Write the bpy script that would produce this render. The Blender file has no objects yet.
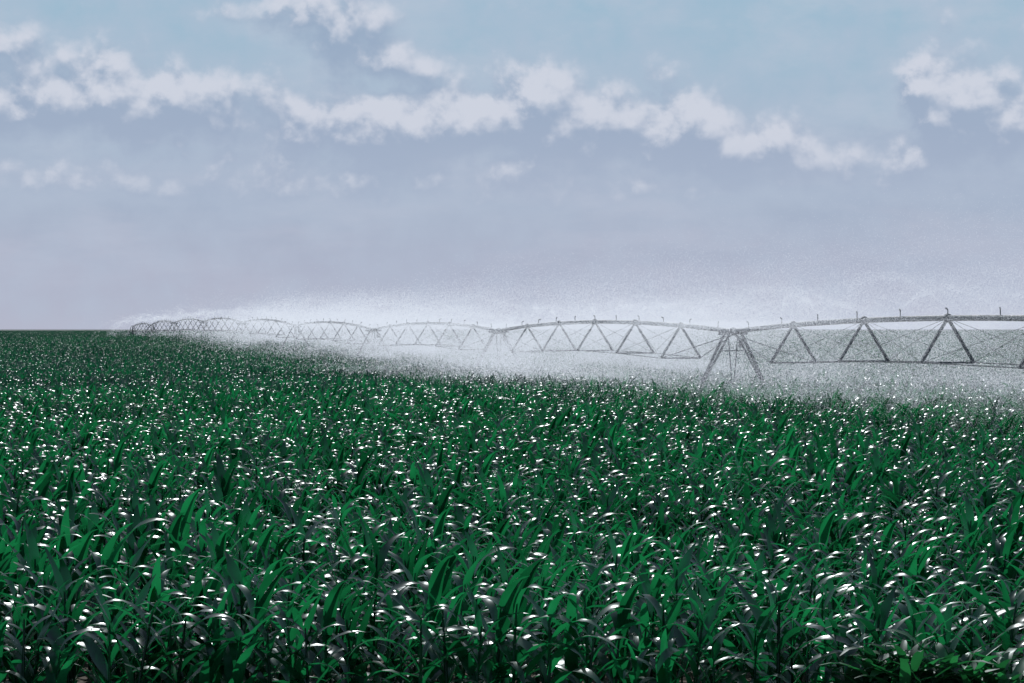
import bpy, math, random
import numpy as np
from mathutils import Vector
random.seed(7); rng=np.random.default_rng(7)
sc=bpy.context.scene
F=2233.0; CAMZ=4.2
def ss_(a,b,t):
    t=np.clip((t-a)/(b-a),0,1); return t*t*(3-2*t)
def g(x,y):
    y=np.asarray(y,dtype=float)
    return 1.3*ss_(185,360,y)-0.8*ss_(380,530,y)+0.7*ss_(560,950,y)+0.0*np.asarray(x)
def gz(x,y): return float(g(x,y))
# ---------------------------------------------------------------- node helper
class NB:
    def __init__(s,nt): s.nt=nt; s.n=nt.nodes; s.l=nt.links
    def new(s,t,**k):
        nd=s.n.new(t)
        for a,b in k.items(): setattr(nd,a,b)
        return nd
    def put(s,sock,v):
        if isinstance(v,bpy.types.NodeSocket): s.l.new(v,sock)
        else: sock.default_value=v
    def m(s,op,a,b=0.0,clamp=False):
        nd=s.new('ShaderNodeMath',operation=op,use_clamp=clamp)
        s.put(nd.inputs[0],a); s.put(nd.inputs[1],b)
        return nd.outputs[0]
    def add(s,a,b): return s.m('ADD',a,b)
    def sub(s,a,b): return s.m('SUBTRACT',a,b)
    def mul(s,a,b): return s.m('MULTIPLY',a,b)
    def gauss(s,x,c,r):
        t=s.mul(s.sub(x,c),1.0/r); return s.mul(t,t)
    def ss(s,x,a,b,lo=0.0,hi=1.0):
        nd=s.new('ShaderNodeMapRange',interpolation_type='SMOOTHSTEP')
        s.put(nd.inputs[0],x)
        nd.inputs[1].default_value=a; nd.inputs[2].default_value=b
        nd.inputs[3].default_value=lo; nd.inputs[4].default_value=hi
        return nd.outputs[0]
    def mix(s,f,a,b):
        nd=s.new('ShaderNodeMix',data_type='RGBA')
        s.put(nd.inputs[0],f); s.put(nd.inputs[6],a); s.put(nd.inputs[7],b)
        return nd.outputs[2]
    def comb(s,x,y,z):
        nd=s.new('ShaderNodeCombineXYZ')
        s.put(nd.inputs[0],x); s.put(nd.inputs[1],y); s.put(nd.inputs[2],z)
        return nd.outputs[0]
    def noise(s,vec,scale,detail=4,rough=.5,dist=0):
        nd=s.new('ShaderNodeTexNoise')
        if vec is not None: s.l.new(vec,nd.inputs['Vector'])
        nd.inputs['Scale'].default_value=scale; nd.inputs['Detail'].default_value=detail
        nd.inputs['Roughness'].default_value=rough; nd.inputs['Distortion'].default_value=dist
        return nd.outputs['Fac']
    def voro(s,vec,scale,detail=0):
        nd=s.new('ShaderNodeTexVoronoi',feature='SMOOTH_F1',voronoi_dimensions='2D'); s.l.new(vec,nd.inputs['Vector'])
        nd.inputs['Scale'].default_value=scale; nd.inputs['Detail'].default_value=detail; nd.inputs['Smoothness'].default_value=.5
        return nd.outputs['Distance']
def newmat(name):
    m=bpy.data.materials.new(name); m.use_nodes=True; m.node_tree.nodes.clear()
    nb=NB(m.node_tree); out=nb.new('ShaderNodeOutputMaterial'); return m,nb,out
# ---------------------------------------------------------------- camera
cam=bpy.data.cameras.new('camera'); co=bpy.data.objects.new('camera',cam); sc.collection.objects.link(co)
cam.sensor_width=36; cam.lens=F/1024*36; cam.clip_end=20000; cam.clip_start=.5
co.location=(0,0,CAMZ); co.rotation_euler=(math.radians(90)-12.5/F,0,0); sc.camera=co
sc.view_settings.view_transform='Standard'; sc.view_settings.look='None'; sc.view_settings.exposure=0
# ---------------------------------------------------------------- sun + sky
EL=math.radians(40); AZ=math.radians(-8)
sd=Vector((math.sin(AZ)*math.cos(EL),math.cos(AZ)*math.cos(EL),math.sin(EL)))
sl=bpy.data.lights.new('sun','SUN'); sl.energy=3.4; sl.angle=math.radians(.5); sl.color=(1,.98,.95)
so=bpy.data.objects.new('sun',sl); sc.collection.objects.link(so); so.location=(0,0,60)
so.rotation_euler=sd.to_track_quat('Z','Y').to_euler()
w=bpy.data.worlds.new('World'); sc.world=w; w.use_nodes=True; w.node_tree.nodes.clear()
nb=NB(w.node_tree); wo=nb.new('ShaderNodeOutputWorld'); bg=nb.new('ShaderNodeBackground')
bg.inputs[1].default_value=.1; nb.l.new(bg.outputs[0],wo.inputs[0])
sky=nb.new('ShaderNodeTexSky',sky_type='NISHITA'); sky.sun_disc=False
sky.sun_elevation=EL; sky.sun_rotation=AZ; sky.air_density=1.0; sky.dust_density=1.0
tc=nb.new('ShaderNodeTexCoord'); sep=nb.new('ShaderNodeSeparateXYZ'); nb.l.new(tc.outputs['Generated'],sep.inputs[0])
X,Y,Z=sep.outputs
u=nb.mul(nb.m('ARCTAN2',X,Y),2.233); v=nb.mul(nb.m('ARCSINE',Z),2.233)
P=lambda px,py:((px-512)/1000.0,(329-py)/1000.0)
ramp=nb.new('ShaderNodeValToRGB'); nb.l.new(nb.m('MULTIPLY',v,1/.36,True),ramp.inputs[0])
ramp.color_ramp.interpolation='LINEAR'
def lin(c): 
    return tuple(((x/255)/12.92 if x/255<=.04045 else ((x/255+.055)/1.055)**2.4) for x in c)
stops=[(0,(180,183,201)),(.15,(173,179,199)),(.4,(165,180,201)),(.7,(160,186,206)),(1,(154,187,208))]
els=ramp.color_ramp.elements
while len(els)<len(stops): els.new(.5)
for e,(p,c) in zip(els,stops):
    e.position=p; e.color=(*[k for k in lin(c)],1)
scl=nb.new('ShaderNodeVectorMath',operation='SCALE'); nb.l.new(ramp.outputs[0],scl.inputs[0]); scl.inputs['Scale'].default_value=10
hz=nb.ss(v,.36,1.3,1,0)
base=nb.mix(hz,sky.outputs[0],scl.outputs[0])
blobs=[(5,52,60,26,.9),(340,25,70,40,1.0),(400,66,60,18,.7),(240,14,60,14,.5),(110,98,85,34,.9),(20,116,60,30,.8),(215,96,75,24,.8),(180,132,120,24,.5),
 (330,128,60,32,.7),(412,134,65,42,.9),(470,122,45,32,.75),(540,108,46,58,1.05),(605,128,58,42,.9),(697,128,42,48,1.05),(768,148,55,26,.7),
 (925,110,40,62,1.05),(998,118,55,50,.95),(1024,28,26,18,.7),(345,186,170,28,.5),(820,172,120,28,.5),(120,186,130,22,.45),(600,192,130,22,.45)]
blobs+=[(1400,80,260,45,.8),(-380,70,260,45,.8)]
def dens(vo):
    vv=nb.add(v,vo) if vo else v
    vec=nb.comb(u,nb.mul(vv,1.1),0)
    n1=nb.noise(vec,11,9,.62,.15); vo1=nb.voro(nb.comb(nb.add(u,nb.mul(n1,.035)),nb.mul(vv,1.05),0),24,3)
    wu=nb.add(u,nb.mul(nb.sub(n1,.5),.08)); wv=nb.add(vv,nb.mul(nb.sub(n1,.5),-.03))
    tot=None
    for (px,py,rx,ry,wt) in blobs:
        cx,cy=P(px,py)
        e=nb.mul(nb.m('EXPONENT',nb.mul(nb.add(nb.gauss(wu,cx,rx/1000),nb.gauss(wv,cy,ry/1000)),-1)),wt)
        tot=e if tot is None else nb.add(tot,e)
    bk=nb.mul(nb.m('EXPONENT',nb.mul(nb.gauss(vv,.19,.06),-1)),.16)
    tot=nb.add(nb.m('MINIMUM',tot,1.4),bk)
    return nb.add(nb.add(tot,nb.mul(nb.sub(n1,.5),1.25)),nb.mul(nb.sub(.42,vo1),.5))
d0=dens(0); d1=dens(.016)
alpha=nb.ss(d0,.08,.75)
lit=nb.ss(nb.sub(d0,d1),-.14,.48)
C=lambda c:(*[k*10 for k in lin(c)],1)
shade=nb.mix(nb.ss(v,.12,.30),C((163,176,199)),C((150,169,194)))
ccol=nb.mix(lit,shade,C((210,214,226)))
st=nb.noise(nb.comb(u,nb.mul(v,4.0),3.3),4.5,6,.6)
band=nb.mul(nb.ss(v,.15,.235,1,0),nb.ss(v,.0,.1,.35,1))
c1=nb.mix(nb.mul(nb.mul(nb.ss(st,.42,.68),band),.5),base,C((190,193,210)))
st2=nb.noise(nb.comb(u,nb.mul(v,3),9.1),6,5,.6)
b2=nb.mul(nb.mul(nb.ss(st2,.40,.66),nb.ss(v,.19,.25,1,0)),nb.ss(v,.08,.14))
c2=nb.mix(nb.mul(b2,.6),c1,C((152,168,193)))
vn=nb.noise(nb.comb(u,nb.mul(v,2.0),5.7),8,8,.62)
veil=nb.mul(nb.ss(vn,.42,.7),nb.ss(v,.08,.2))
c2=nb.mix(nb.mul(veil,.5),c2,C((188,200,215)))
c3=nb.mix(nb.mul(nb.ss(d0,-.7,.3),.5),c2,C((180,192,211)))
c4=nb.mix(nb.mul(nb.mul(nb.mul(alpha,nb.ss(v,.11,.2,.4,.85)),1.0),nb.ss(v,.5,.9,1,0)),c3,ccol)
nb.l.new(c4,bg.inputs[0])
# ---------------------------------------------------------------- materials
def leafmat(name,base,trans,rough=.36,tf=.42):
    m,nb,out=newmat(name)
    oi=nb.new('ShaderNodeObjectInfo'); geo=nb.new('ShaderNodeNewGeometry')
    r=oi.outputs['Random']
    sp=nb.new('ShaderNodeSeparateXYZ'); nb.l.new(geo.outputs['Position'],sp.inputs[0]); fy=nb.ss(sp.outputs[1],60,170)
    n=nb.noise(geo.outputs['Position'],3.0,1,.6); n2=nb.noise(geo.outputs['Position'],.06,1,.5)
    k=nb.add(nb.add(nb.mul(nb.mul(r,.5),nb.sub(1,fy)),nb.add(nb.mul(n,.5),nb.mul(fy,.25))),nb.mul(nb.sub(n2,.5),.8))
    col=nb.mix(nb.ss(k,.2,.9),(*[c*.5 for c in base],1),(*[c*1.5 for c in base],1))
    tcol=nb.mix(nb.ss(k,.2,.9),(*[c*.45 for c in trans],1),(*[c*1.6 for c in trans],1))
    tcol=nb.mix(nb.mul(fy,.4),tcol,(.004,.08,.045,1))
    p=nb.new('ShaderNodeBsdfPrincipled'); nb.l.new(col,p.inputs['Base Color'])
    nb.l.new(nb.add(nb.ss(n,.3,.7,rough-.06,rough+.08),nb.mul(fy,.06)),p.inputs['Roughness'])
    p.inputs['Specular IOR Level'].default_value=.7; p.inputs['Specular Tint'].default_value=(.70,.9,1,1)
    t=nb.new('ShaderNodeBsdfTranslucent'); nb.l.new(tcol,t.inputs[0])
    ad=nb.new('ShaderNodeMixShader'); ad.inputs[0].default_value=tf
    nb.l.new(p.outputs[0],ad.inputs[1]); nb.l.new(t.outputs[0],ad.inputs[2]); nb.l.new(ad.outputs[0],out.inputs[0])
    return m
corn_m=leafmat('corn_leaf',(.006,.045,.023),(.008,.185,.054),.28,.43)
weed_m=leafmat('weed_leaf',(.02,.08,.03),(.02,.2,.05),.5)
soil,nb,out=newmat('soil')
geo=nb.new('ShaderNodeNewGeometry')
n=nb.noise(geo.outputs['Position'],2.5,6,.65); p=nb.new('ShaderNodeBsdfPrincipled')
sepp=nb.new('ShaderNodeSeparateXYZ'); nb.l.new(geo.outputs['Position'],sepp.inputs[0])
nf=nb.noise(geo.outputs['Position'],.01,6,.6)
sc1=nb.mix(n,(.035,.026,.018,1),(.09,.07,.05,1))
far=nb.mix(nf,(.014,.035,.030,1),(.028,.06,.048,1))
nb.l.new(nb.mix(nb.ss(sepp.outputs[1],900,1500),sc1,far),p.inputs['Base Color']); p.inputs['Roughness'].default_value=.95
bp=nb.new('ShaderNodeBump'); bp.inputs['Distance'].default_value=.08; nb.l.new(n,bp.inputs['Height']); nb.l.new(bp.outputs[0],p.inputs['Normal'])
nb.l.new(p.outputs[0],out.inputs[0])
steel,nb,out=newmat('galvanised_steel')
tcn=nb.new('ShaderNodeNewGeometry'); n=nb.noise(tcn.outputs['Position'],1.5,4,.6)
p=nb.new('ShaderNodeBsdfPrincipled'); nb.l.new(nb.mix(n,(.02,.038,.046,1),(.055,.08,.095,1)),p.inputs['Base Color'])
p.inputs['Metallic'].default_value=.2; nb.l.new(nb.ss(n,.3,.7,.5,.75),p.inputs['Roughness']); nb.l.new(p.outputs[0],out.inputs[0])
rub,nb,out=newmat('tyre_rubber')
p=nb.new('ShaderNodeBsdfPrincipled'); p.inputs['Base Color'].default_value=(.02,.02,.02,1); p.inputs['Roughness'].default_value=.8; nb.l.new(p.outputs[0],out.inputs[0])
drop,nb,out=newmat('water_droplets')
t=nb.new('ShaderNodeBsdfTranslucent'); t.inputs[0].default_value=(.66,.69,.74,1); d=nb.new('ShaderNodeBsdfDiffuse'); d.inputs[0].default_value=(.7,.72,.78,1)
mx=nb.new('ShaderNodeMixShader'); nb.l.new(t.outputs[0],mx.inputs[1]); nb.l.new(d.outputs[0],mx.inputs[2]); mx.inputs[0].default_value=.15
nb.l.new(mx.outputs[0],out.inputs[0])
# ---------------------------------------------------------------- mesh util
def mkmesh(name,V,Fc,mat,smooth=True):
    me=bpy.data.meshes.new(name); V=np.ascontiguousarray(V,dtype=np.float32); Fc=np.ascontiguousarray(Fc,dtype=np.int32)
    k=Fc.shape[1]
    me.vertices.add(len(V)); me.vertices.foreach_set('co',V.ravel())
    me.loops.add(Fc.size); me.loops.foreach_set('vertex_index',Fc.ravel())
    me.polygons.add(len(Fc)); me.polygons.foreach_set('loop_start',np.arange(0,Fc.size,k,dtype=np.int32))
    me.polygons.foreach_set('loop_total',np.full(len(Fc),k,dtype=np.int32))
    if smooth: me.polygons.foreach_set('use_smooth',np.ones(len(Fc),dtype=bool))
    me.update(calc_edges=True); me.materials.append(mat); return me
# ---------------------------------------------------------------- ground
ys=np.concatenate([np.linspace(-60,20,5),np.linspace(30,1000,98),np.array([1400,2000,3500,7000,14000])])
xs=np.array([-9000,-2500,-800,-200,0,200,800,2500,9000.])
V=[(x,y,gz(x,y)) for y in ys for x in xs]; nx=len(xs)
Fc=[(j*nx+i,j*nx+i+1,(j+1)*nx+i+1,(j+1)*nx+i) for j in range(len(ys)-1) for i in range(nx-1)]
go=bpy.data.objects.new('ground',mkmesh('ground',V,Fc,soil)); sc.collection.objects.link(go)
# ---------------------------------------------------------------- corn
def leaf(h,phi,L,W,th0,th1,seg,r,wind=.12):
    V=[];Fc=[]
    p=np.array([0,0,h],float); twist=r.uniform(-.5,.5); ph=r.uniform(0,6)
    for i in range(seg+1):
        s=i/seg
        th=th0+(th1-th0)*(s**1.5)
        a=phi-math.sin(phi)*wind*3*s*s
        d=np.array([math.cos(a)*math.cos(th),math.sin(a)*math.cos(th),math.sin(th)])
        if i>0: p=p+d*L/seg
        side=np.array([-math.sin(a),math.cos(a),0.]); up=np.cross(d,side)
        tw=twist*s; side2=side*math.cos(tw)+up*math.sin(tw)
        wd=W*.5*min(1,(s*3.2+.35))*(max(0,1-s**2.2))**.8+.002
        fold=.24*wd
        rip=.16*wd*math.sin(s*11+ph)
        V+= [p-side2*wd+up*(fold+rip), p, p+side2*wd+up*(fold-rip)]
        if i>0:
            b=3*i
            Fc+=[(b-3,b-2,b+1,b),(b-2,b-1,b+2,b+1)]
    return V,Fc
def plant(r,H=1.45,nl=11,seg=8,lo=False):
    V=[];Fc=[]
    def ad(v,f):
        o=len(V); V.extend(v); Fc.extend([tuple(a+o for a in q) for q in f])
    k=3 if lo else 5; lx=r.uniform(-.05,.1)
    rings=[]
    for j,z in enumerate([0,H*.5,H*.82]):
        rad=[.017,.015,.008][j]
        rings+= [(rad*math.cos(2*math.pi*i/k)+lx*(z/H)**2,rad*math.sin(2*math.pi*i/k),z) for i in range(k)]
    ad(rings,[(j*k+i,j*k+(i+1)%k,(j+1)*k+(i+1)%k,(j+1)*k+i) for j in range(2) for i in range(k)])
    base=r.uniform(0,math.pi)
    for q in range(nl):
        t=(q+.5)/nl
        h=H*(.12+.66*t)
        phi=base+(q%2)*math.pi+r.uniform(-.45,.45)
        L=(.50+.36*math.sin(math.pi*min(1,t*.95+.15)))*r.uniform(.8,1.15)
        W=(.088+.044*math.sin(math.pi*min(1,t+.1)))*r.uniform(.85,1.15)
        th0=math.radians(r.uniform(60,75)+ (14*max(0,t-.5)*2))
        th1=math.radians(r.uniform(-75,-5)+ (t>.8)*r.uniform(10,55))
        if r.random()<.27: th1=math.radians(r.uniform(20,65))
        v,f=leaf(h,phi,L,W,th0,th1,seg,r)
        v=[a+np.array([lx*(h/H)**2,0,0]) for a in v]
        ad(v,f)
    return np.array(V,float),np.array(Fc,int)
ccol_=bpy.data.collections.new('corn_plants')
for i in range(20):
    V,Fc=plant(random,H=random.uniform(1.35,1.6),nl=random.choice([8,9,10]),seg=9)
    ccol_.objects.link(bpy.data.objects.new('corn_plant_%02d'%i,mkmesh('corn_plant_%02d'%i,V,Fc,corn_m)))
pcol=bpy.data.collections.new('corn_patches')
lows=[plant(random,H=random.uniform(1.38,1.6),nl=9,seg=6,lo=True) for _ in range(24)]
PS=8.0
for i in range(5):
    VV=[];FF=[];o=0
    nr=int(PS/.8); 
    for a in range(nr):
        y=-PS/2+(a+.5)*.8; x=-PS/2
        while x<PS/2:
            V,Fc=random.choice(lows); s=random.gauss(1.05,.10); an=random.uniform(-.35,.35); c,sn=math.cos(an),math.sin(an)
            A=V*s; B=A.copy(); B[:,0]=A[:,0]*c-A[:,1]*sn+x+random.uniform(-.04,.04); B[:,1]=A[:,0]*sn+A[:,1]*c+y+random.uniform(-.1,.1)
            VV.append(B); FF.append(Fc+o); o+=len(V); x+=random.uniform(.18,.36)
    pcol.objects.link(bpy.data.objects.new('corn_patch_%d'%i,mkmesh('corn_patch_%d'%i,np.vstack(VV),np.vstack(FF),corn_m)))
def gn_inst(name,pts,idx,rot,scl_,coll):
    me=bpy.data.meshes.new(name); n=len(pts); me.vertices.add(n); me.vertices.foreach_set('co',np.asarray(pts,dtype=np.float32).ravel())
    a=me.attributes.new('idx','INT','POINT'); a.data.foreach_set('value',np.asarray(idx,dtype=np.int32))
    a=me.attributes.new('rot','FLOAT_VECTOR','POINT'); a.data.foreach_set('vector',np.asarray(rot,dtype=np.float32).ravel())
    a=me.attributes.new('scl','FLOAT_VECTOR','POINT'); a.data.foreach_set('vector',np.asarray(scl_,dtype=np.float32).ravel())
    ob=bpy.data.objects.new(name,me); sc.collection.objects.link(ob)
    ng=bpy.data.node_groups.new(name+'_nodes','GeometryNodeTree')
    ng.interface.new_socket('Geometry',in_out='INPUT',socket_type='NodeSocketGeometry')
    ng.interface.new_socket('Geometry',in_out='OUTPUT',socket_type='NodeSocketGeometry')
    N=ng.nodes; L=ng.links
    gi=N.new('NodeGroupInput'); gout=N.new('NodeGroupOutput'); m2p=N.new('GeometryNodeMeshToPoints'); iop=N.new('GeometryNodeInstanceOnPoints')
    ci=N.new('GeometryNodeCollectionInfo'); ci.inputs['Collection'].default_value=coll
    ci.inputs['Separate Children'].default_value=True; ci.inputs['Reset Children'].default_value=True
    iop.inputs['Pick Instance'].default_value=True
    def na(nm,t):
        x=N.new('GeometryNodeInputNamedAttribute'); x.data_type=t; x.inputs['Name'].default_value=nm
        return [o for o in x.outputs if o.enabled and o.name=='Attribute'][0]
    L.new(gi.outputs[0],m2p.inputs[0]); L.new(m2p.outputs[0],iop.inputs['Points']); L.new(ci.outputs[0],iop.inputs['Instance'])
    L.new(na('idx','INT'),iop.inputs['Instance Index']); L.new(na('rot','FLOAT_VECTOR'),iop.inputs['Rotation']); L.new(na('scl','FLOAT_VECTOR'),iop.inputs['Scale'])
    L.new(iop.outputs[0],gout.inputs[0])
    md=ob.modifiers.new('scatter','NODES'); md.node_group=ng
    return ob
field=bpy.data.objects.new('corn_field',None); sc.collection.objects.link(field)
pts=[]
y=21.6
while y<95:
    hw=.23*y*1.2+4
    x=-hw
    while x<hw:
        if random.random()>.07: pts.append((x,y+random.uniform(-.12,.12),0))
        x+=random.uniform(.17,.38)
    y+=.78
YE=y
pts=np.array(pts); n=len(pts); pts[:,2]=g(pts[:,0],pts[:,1])
rot=np.zeros((n,3)); rot[:,2]=rng.uniform(-.35,.35,n); rot[:,0]=rng.normal(0,.05,n); rot[:,1]=rng.normal(.03,.06,n)
big=.06*np.sin(pts[:,0]*.35+pts[:,1]*.13)+.04*np.sin(pts[:,0]*.9-pts[:,1]*.5)
s=rng.normal(1.05,.11,n)+big*.9; sc3=np.stack([s,s,s],1)
o=gn_inst('corn_rows',pts,rng.integers(0,20,n),rot,sc3,ccol_); o.parent=field
print('near',n)
pts=[]
y=YE+PS/2-.4
while y<1500:
    hw=.23*y*1.2+10
    x=-hw-random.uniform(0,PS)
    while x<hw: pts.append((x,y,gz(x,y))); x+=PS
    y+=PS
n=len(pts); rot=np.zeros((n,3)); s=rng.normal(1,.035,n)
o=gn_inst('corn_rows_far',pts,rng.integers(0,5,n),rot,np.stack([np.ones(n),np.ones(n),s],1),pcol); o.parent=field
print('far',n)
# weeds
wcol=bpy.data.collections.new('weed_plants')
for i in range(5):
    V=[];Fc=[]
    for q in range(30):
        v,f=leaf(random.uniform(.0,.5) if i>1 else 0,random.uniform(0,6.28),random.uniform(.15,.32) if i>1 else random.uniform(.3,.65),.05 if i>1 else .014,math.radians(random.uniform(30,80)),math.radians(random.uniform(-40,30)),5,random)
        off=np.array([random.uniform(-.12,.12),random.uniform(-.12,.12),0]); o=len(V); V+=[a+off for a in v]; Fc+=[tuple(k+o for k in t) for t in f]
    wcol.objects.link(bpy.data.objects.new('weed_plant_%d'%i,mkmesh('weed_plant_%d'%i,V,Fc,weed_m)))
pts=[]
for _ in range(500):
    x=random.uniform(-11,11); pts.append((x,random.uniform(20.2,21.8),0))
for _ in range(40): pts.append((random.gauss(3.85,.35),random.uniform(20.7,21.2),0))
n=len(pts); rot=np.zeros((n,3)); rot[:,2]=rng.uniform(0,6.28,n); s=rng.uniform(.5,.95,n); s[500:]=rng.uniform(1.5,2.1,n-500)
gn_inst('weeds',pts,rng.integers(0,5,n),rot,np.stack([s,s,s],1),wcol)
# ---------------------------------------------------------------- pivot irrigation
DX=-552/F; K=38.77; SY=48.7; Y0=112.0
def lp(nn):
    y=Y0+nn*SY; x=DX*y+K; return np.array([x,y,gz(x,y)])
dirv=np.array([DX,1,0]); dirv/=np.linalg.norm(dirv); side=np.array([dirv[1],-dirv[0],0])
class MB:
    def __init__(s): s.V=[];s.F=[]
    def tube(s,a,b,r,k=6,r2=None):
        a=np.array(a,float);b=np.array(b,float); d=b-a; d/=np.linalg.norm(d)
        t=np.array([0,0,1.]) if abs(d[2])<.9 else np.array([1.,0,0])
        e=np.cross(d,t); e/=np.linalg.norm(e); f=np.cross(d,e); o=len(s.V); r2=r if r2 is None else r2
        for c,rr in((a,r),(b,r2)):
            for i in range(k):
                an=2*math.pi*(i+.5)/k; s.V.append(tuple(c+rr*(e*math.cos(an)+f*math.sin(an))))
        for i in range(k): s.F.append((o+i,o+(i+1)%k,o+k+(i+1)%k,o+k+i))
        s.F.append(tuple(o+i for i in range(k))[::-1]); s.F.append(tuple(o+k+i for i in range(k)))
    def obj(s,name,mat,parent):
        me=bpy.data.meshes.new(name); me.from_pydata([tuple(map(float,v)) for v in s.V],[],s.F); me.materials.append(mat)
        ob=bpy.data.objects.new(name,me); sc.collection.objects.link(ob); ob.parent=parent; return ob
piv=bpy.data.objects.new('center_pivot_irrigation_system',None); sc.collection.objects.link(piv)
PH=4.08; up=np.array([0,0,1.])
heads=[]
def span(i,a,b):
    m=MB(); A=a+up*PH; B=b+up*PH; NS=6; arch=.55
    pp=lambda t: A+(B-A)*t+up*(arch*4*t*(1-t))
    S=24
    for q in range(S):
        m.tube(pp(q/S),pp((q+1)/S),.115,10)
    for q in range(0,NS+1):
        t=q/NS; d=(B-A)/np.linalg.norm(B-A)
        if 0<q<NS: m.tube(pp(t)-d*.05,pp(t)+d*.05,.18,10)
    lb=[A-up*.15];rb=[A-up*.15]
    for q in range(1,NS):
        t=q/NS; p=pp(t); hw=1.12; dp=1.75
        l=p-up*dp-side*hw; r=p-up*dp+side*hw
        m.tube(p,l,.075,4); m.tube(p,r,.075,4); m.tube(l,r,.055,4)
        lb.append(l); rb.append(r)
    lb.append(B-up*.15); rb.append(B-up*.15)
    for ch in(lb,rb):
        for q in range(NS): m.tube(ch[q],ch[q+1],.022,5)
    for q in range(1,NS-1):
        for ch in (lb,rb):
            m.tube(ch[q],pp((q+1)/NS),.010,4); m.tube(ch[q+1],pp(q/NS),.010,4)
    n=11
    for q in range(n):
        t=(q+.5)/n; p=pp(t)
        m.tube(p+up*.08,p+up*.34,.022,5); m.tube(p+up*.34,p+up*.40+side*random.uniform(-.16,.16)+dirv*random.uniform(-.12,.12),.03,5)
        heads.append(p+up*.4)
    m.obj('span_%d'%i,steel,piv)
def tower(i,b):
    m=MB(); top=b+up*PH; hb=1.95; wz=.62
    bl=b-side*hb+up*(wz+.25); br=b+side*hb+up*(wz+.25)
    m.tube(bl-side*.2,br+side*.2,.08,6)
    m.tube(top-dirv*1.1,top+dirv*1.1,.13,10); m.tube(top-dirv*.08,top+dirv*.08,.2,10)
    m.tube(top-side*.75-up*.10,top+side*.75-up*.10,.10,4)
    for sg,e in((-1,bl),(1,br)):
        for k in(-1,1):
            m.tube(top+dirv*.75*k-up*.08+side*(.3*sg+.12*k),e+dirv*.07*k,.075,4)
        for f in(.35,.62):
            pa=(top+dirv*.75-up*.08+side*.3*sg)*(1-f)+(e+dirv*.07)*f; pb=(top-dirv*.75-up*.08+side*.3*sg)*(1-f)+(e-dirv*.07)*f; m.tube(pa,pb,.028,4)
    for k in(-1,1):
        f=.3
        pa=(top+dirv*.75*k)*(1-f)+bl*f; pb=(top+dirv*.75*k)*(1-f)+br*f; m.tube(pa,pb,.03,4)
        m.tube(top+dirv*.75*k-up*.08,b+up*(wz+.28),.035,4)
    c=top-up*.55+side*.45; m.tube(c-up*.25,c+up*.2,.2,4)
    o=m.obj('tower_%d'%i,steel,piv)
    mr=MB()
    for e in(bl,br):
        w=np.array([e[0],e[1],b[2]+wz])
        mr.tube(w-dirv*.15,w+dirv*.15,.62,20)
        mr.tube(w-dirv*.17,w+dirv*.17,.25,12)
    mr.obj('wheels_%d'%i,rub,piv)
for i,nn in enumerate(range(-1,8)): span(i,lp(nn),lp(nn+1))
for i,nn in enumerate(range(-1,8)): tower(i,lp(nn))
m=MB(); a=lp(-1)+up*PH; e=a-dirv*13+up*.3; m.tube(a,e,.07,10); m.tube(a+up*1.2,e,.012,5); m.tube(a,a+up*1.2,.03,5); m.tube(e,e+up*.6,.05,6); m.obj('overhang',steel,piv)
m=MB(); b=lp(8); top=b+up*(PH+.3)
for sx in(-1,1):
    for sy in(-1,1): m.tube(top+side*.25*sx+dirv*.25*sy,b+side*1.6*sx+dirv*1.6*sy,.06,4)
for f in(.3,.6):
    cs=[(top*(1-f)+b*f)+side*(.25*(1-f)+1.6*f)*sx+dirv*(.25*(1-f)+1.6*f)*sy for sx,sy in((-1,-1),(1,-1),(1,1),(-1,1))]
    for q in range(4): m.tube(cs[q],cs[(q+1)%4],.04,4)
m.tube(b,top,.12,10); m.obj('pivot_point',steel,piv)
# ---------------------------------------------------------------- spray: real droplets
spray=bpy.data.objects.new('irrigation_spray',None); sc.collection.objects.link(spray)
G=rng.random((64,64,64)).astype(np.float32)
def vnoise(p):
    i=np.floor(p).astype(int); f=p-i; f=f*f*(3-2*f); r=0
    for dx in(0,1):
        for dy in(0,1):
            for dz in(0,1):
                wgt=(f[:,0] if dx else 1-f[:,0])*(f[:,1] if dy else 1-f[:,1])*(f[:,2] if dz else 1-f[:,2])
                r=r+wgt*G[(i[:,0]+dx)%64,(i[:,1]+dy)%64,(i[:,2]+dz)%64]
    return r
def fbm(p,o=4):
    r=0;a=.5;t=0
    for k in range(o): r=r+a*vnoise(p*2**k+k*7.3); t+=a; a*=.55
    return r/t
cloud=[]
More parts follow.
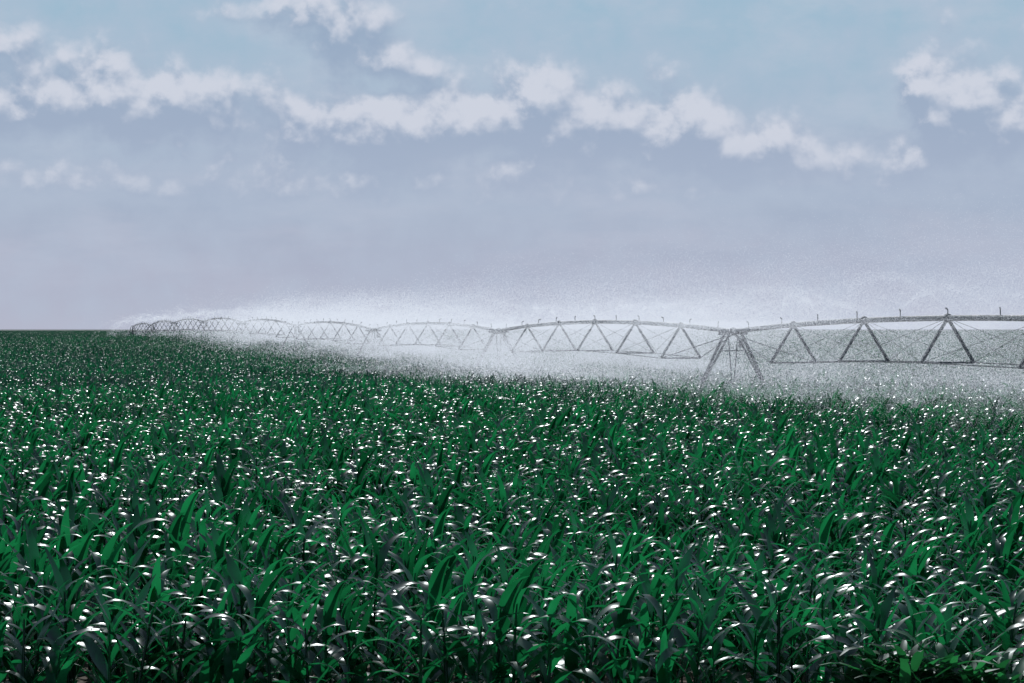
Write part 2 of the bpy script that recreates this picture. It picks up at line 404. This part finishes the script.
# (from, to, thousands of candidates, drift to leeward)
segN=[(-1.35,0,700,2.5),(0,1,520,3.2),(1,2,330,5),(2,3,215,6),(3,4,105,6.5),(4,5,38,7),(5,6,9,7),(6,7,2.5,7),(7,8.0,1,7)]
for a,b,nk,mu in segN:
    n=int(nk*1000*3.0)
    t=rng.uniform(a,b,n); lat=rng.normal(mu,6.6,n)
    hh=np.where(rng.random(n)<.70,rng.uniform(.9,4.6,n),rng.exponential(1.6,n)+4.2)
    yy=Y0+t*SY; xx=DX*yy+K; p=np.stack([xx,yy,g(xx,yy)+hh],1)+side*lat[:,None]
    q=np.stack([lat*.22-hh*.2,yy*.06,hh*.34+lat*.05],1)
    f=fbm(q); f2=vnoise(np.stack([lat*.07+t*2.2,yy*.03,hh*.05],1)+31)
    topk=2.6+6.8*f2
    acc=np.clip((f-.38)/.26,0.03,1)*np.clip(1-(hh-topk)/2.2,0,1)**1.3*np.clip(.4+f2*1.1,.25,1)
    acc=np.where(hh>9,0,acc)
    cloud.append(p[rng.random(n)<acc])
# low drift on the windward side, settling over the crop
n=420000
t=rng.uniform(-1.35,.9,n); lat=rng.normal(-7,4.0,n); hh=rng.uniform(1.2,2.9,n)
yy=Y0+t*SY; xx=DX*yy+K; p=np.stack([xx,yy,g(xx,yy)+hh],1)+side*lat[:,None]
f=fbm(np.stack([lat*.16,yy*.07,hh*.3],1)+11)
cloud.append(p[rng.random(n)<np.clip((f-.40)/.25,0.02,1)*np.clip(1.4-(hh-1.2)/1.7,.1,1)])
for h in heads:
    sc_=min(1,(90/h[1])**2)
    for _ in range(2):
        an=random.uniform(0,6.28); el=math.radians(random.uniform(15,28)); vv=random.uniform(8,11); n=int(3000*sc_+20)
        t=rng.random(n)**.8*1.4; sp=(.02+.20*t)[:,None]
        p=h+np.stack([math.cos(an)*math.cos(el)*vv*t+1.8*t*t,math.sin(an)*math.cos(el)*vv*t,math.sin(el)*vv*t-4.4*t*t],1)+rng.normal(0,1,(n,3))*sp
        cloud.append(p[p[:,2]>1.2])
cl=np.vstack(cloud); n=len(cl); print('droplets',n)
r=(.25*cl[:,1]/F*rng.uniform(.6,1.3,n))[:,None]
nrm=np.array(sd)[None,:]+rng.normal(0,.35,(n,3)); nrm/=np.linalg.norm(nrm,axis=1)[:,None]
e=np.cross(nrm,rng.normal(0,1,(n,3))); e/=np.linalg.norm(e,axis=1)[:,None]; f=np.cross(nrm,e)
V=np.stack([cl+r*e,cl+r*(-.5*e+.866*f),cl+r*(-.5*e-.866*f)],1).reshape(-1,3)
do=bpy.data.objects.new('droplets',mkmesh('droplets',V,np.arange(3*n).reshape(-1,3),drop,False)); sc.collection.objects.link(do); do.parent=spray
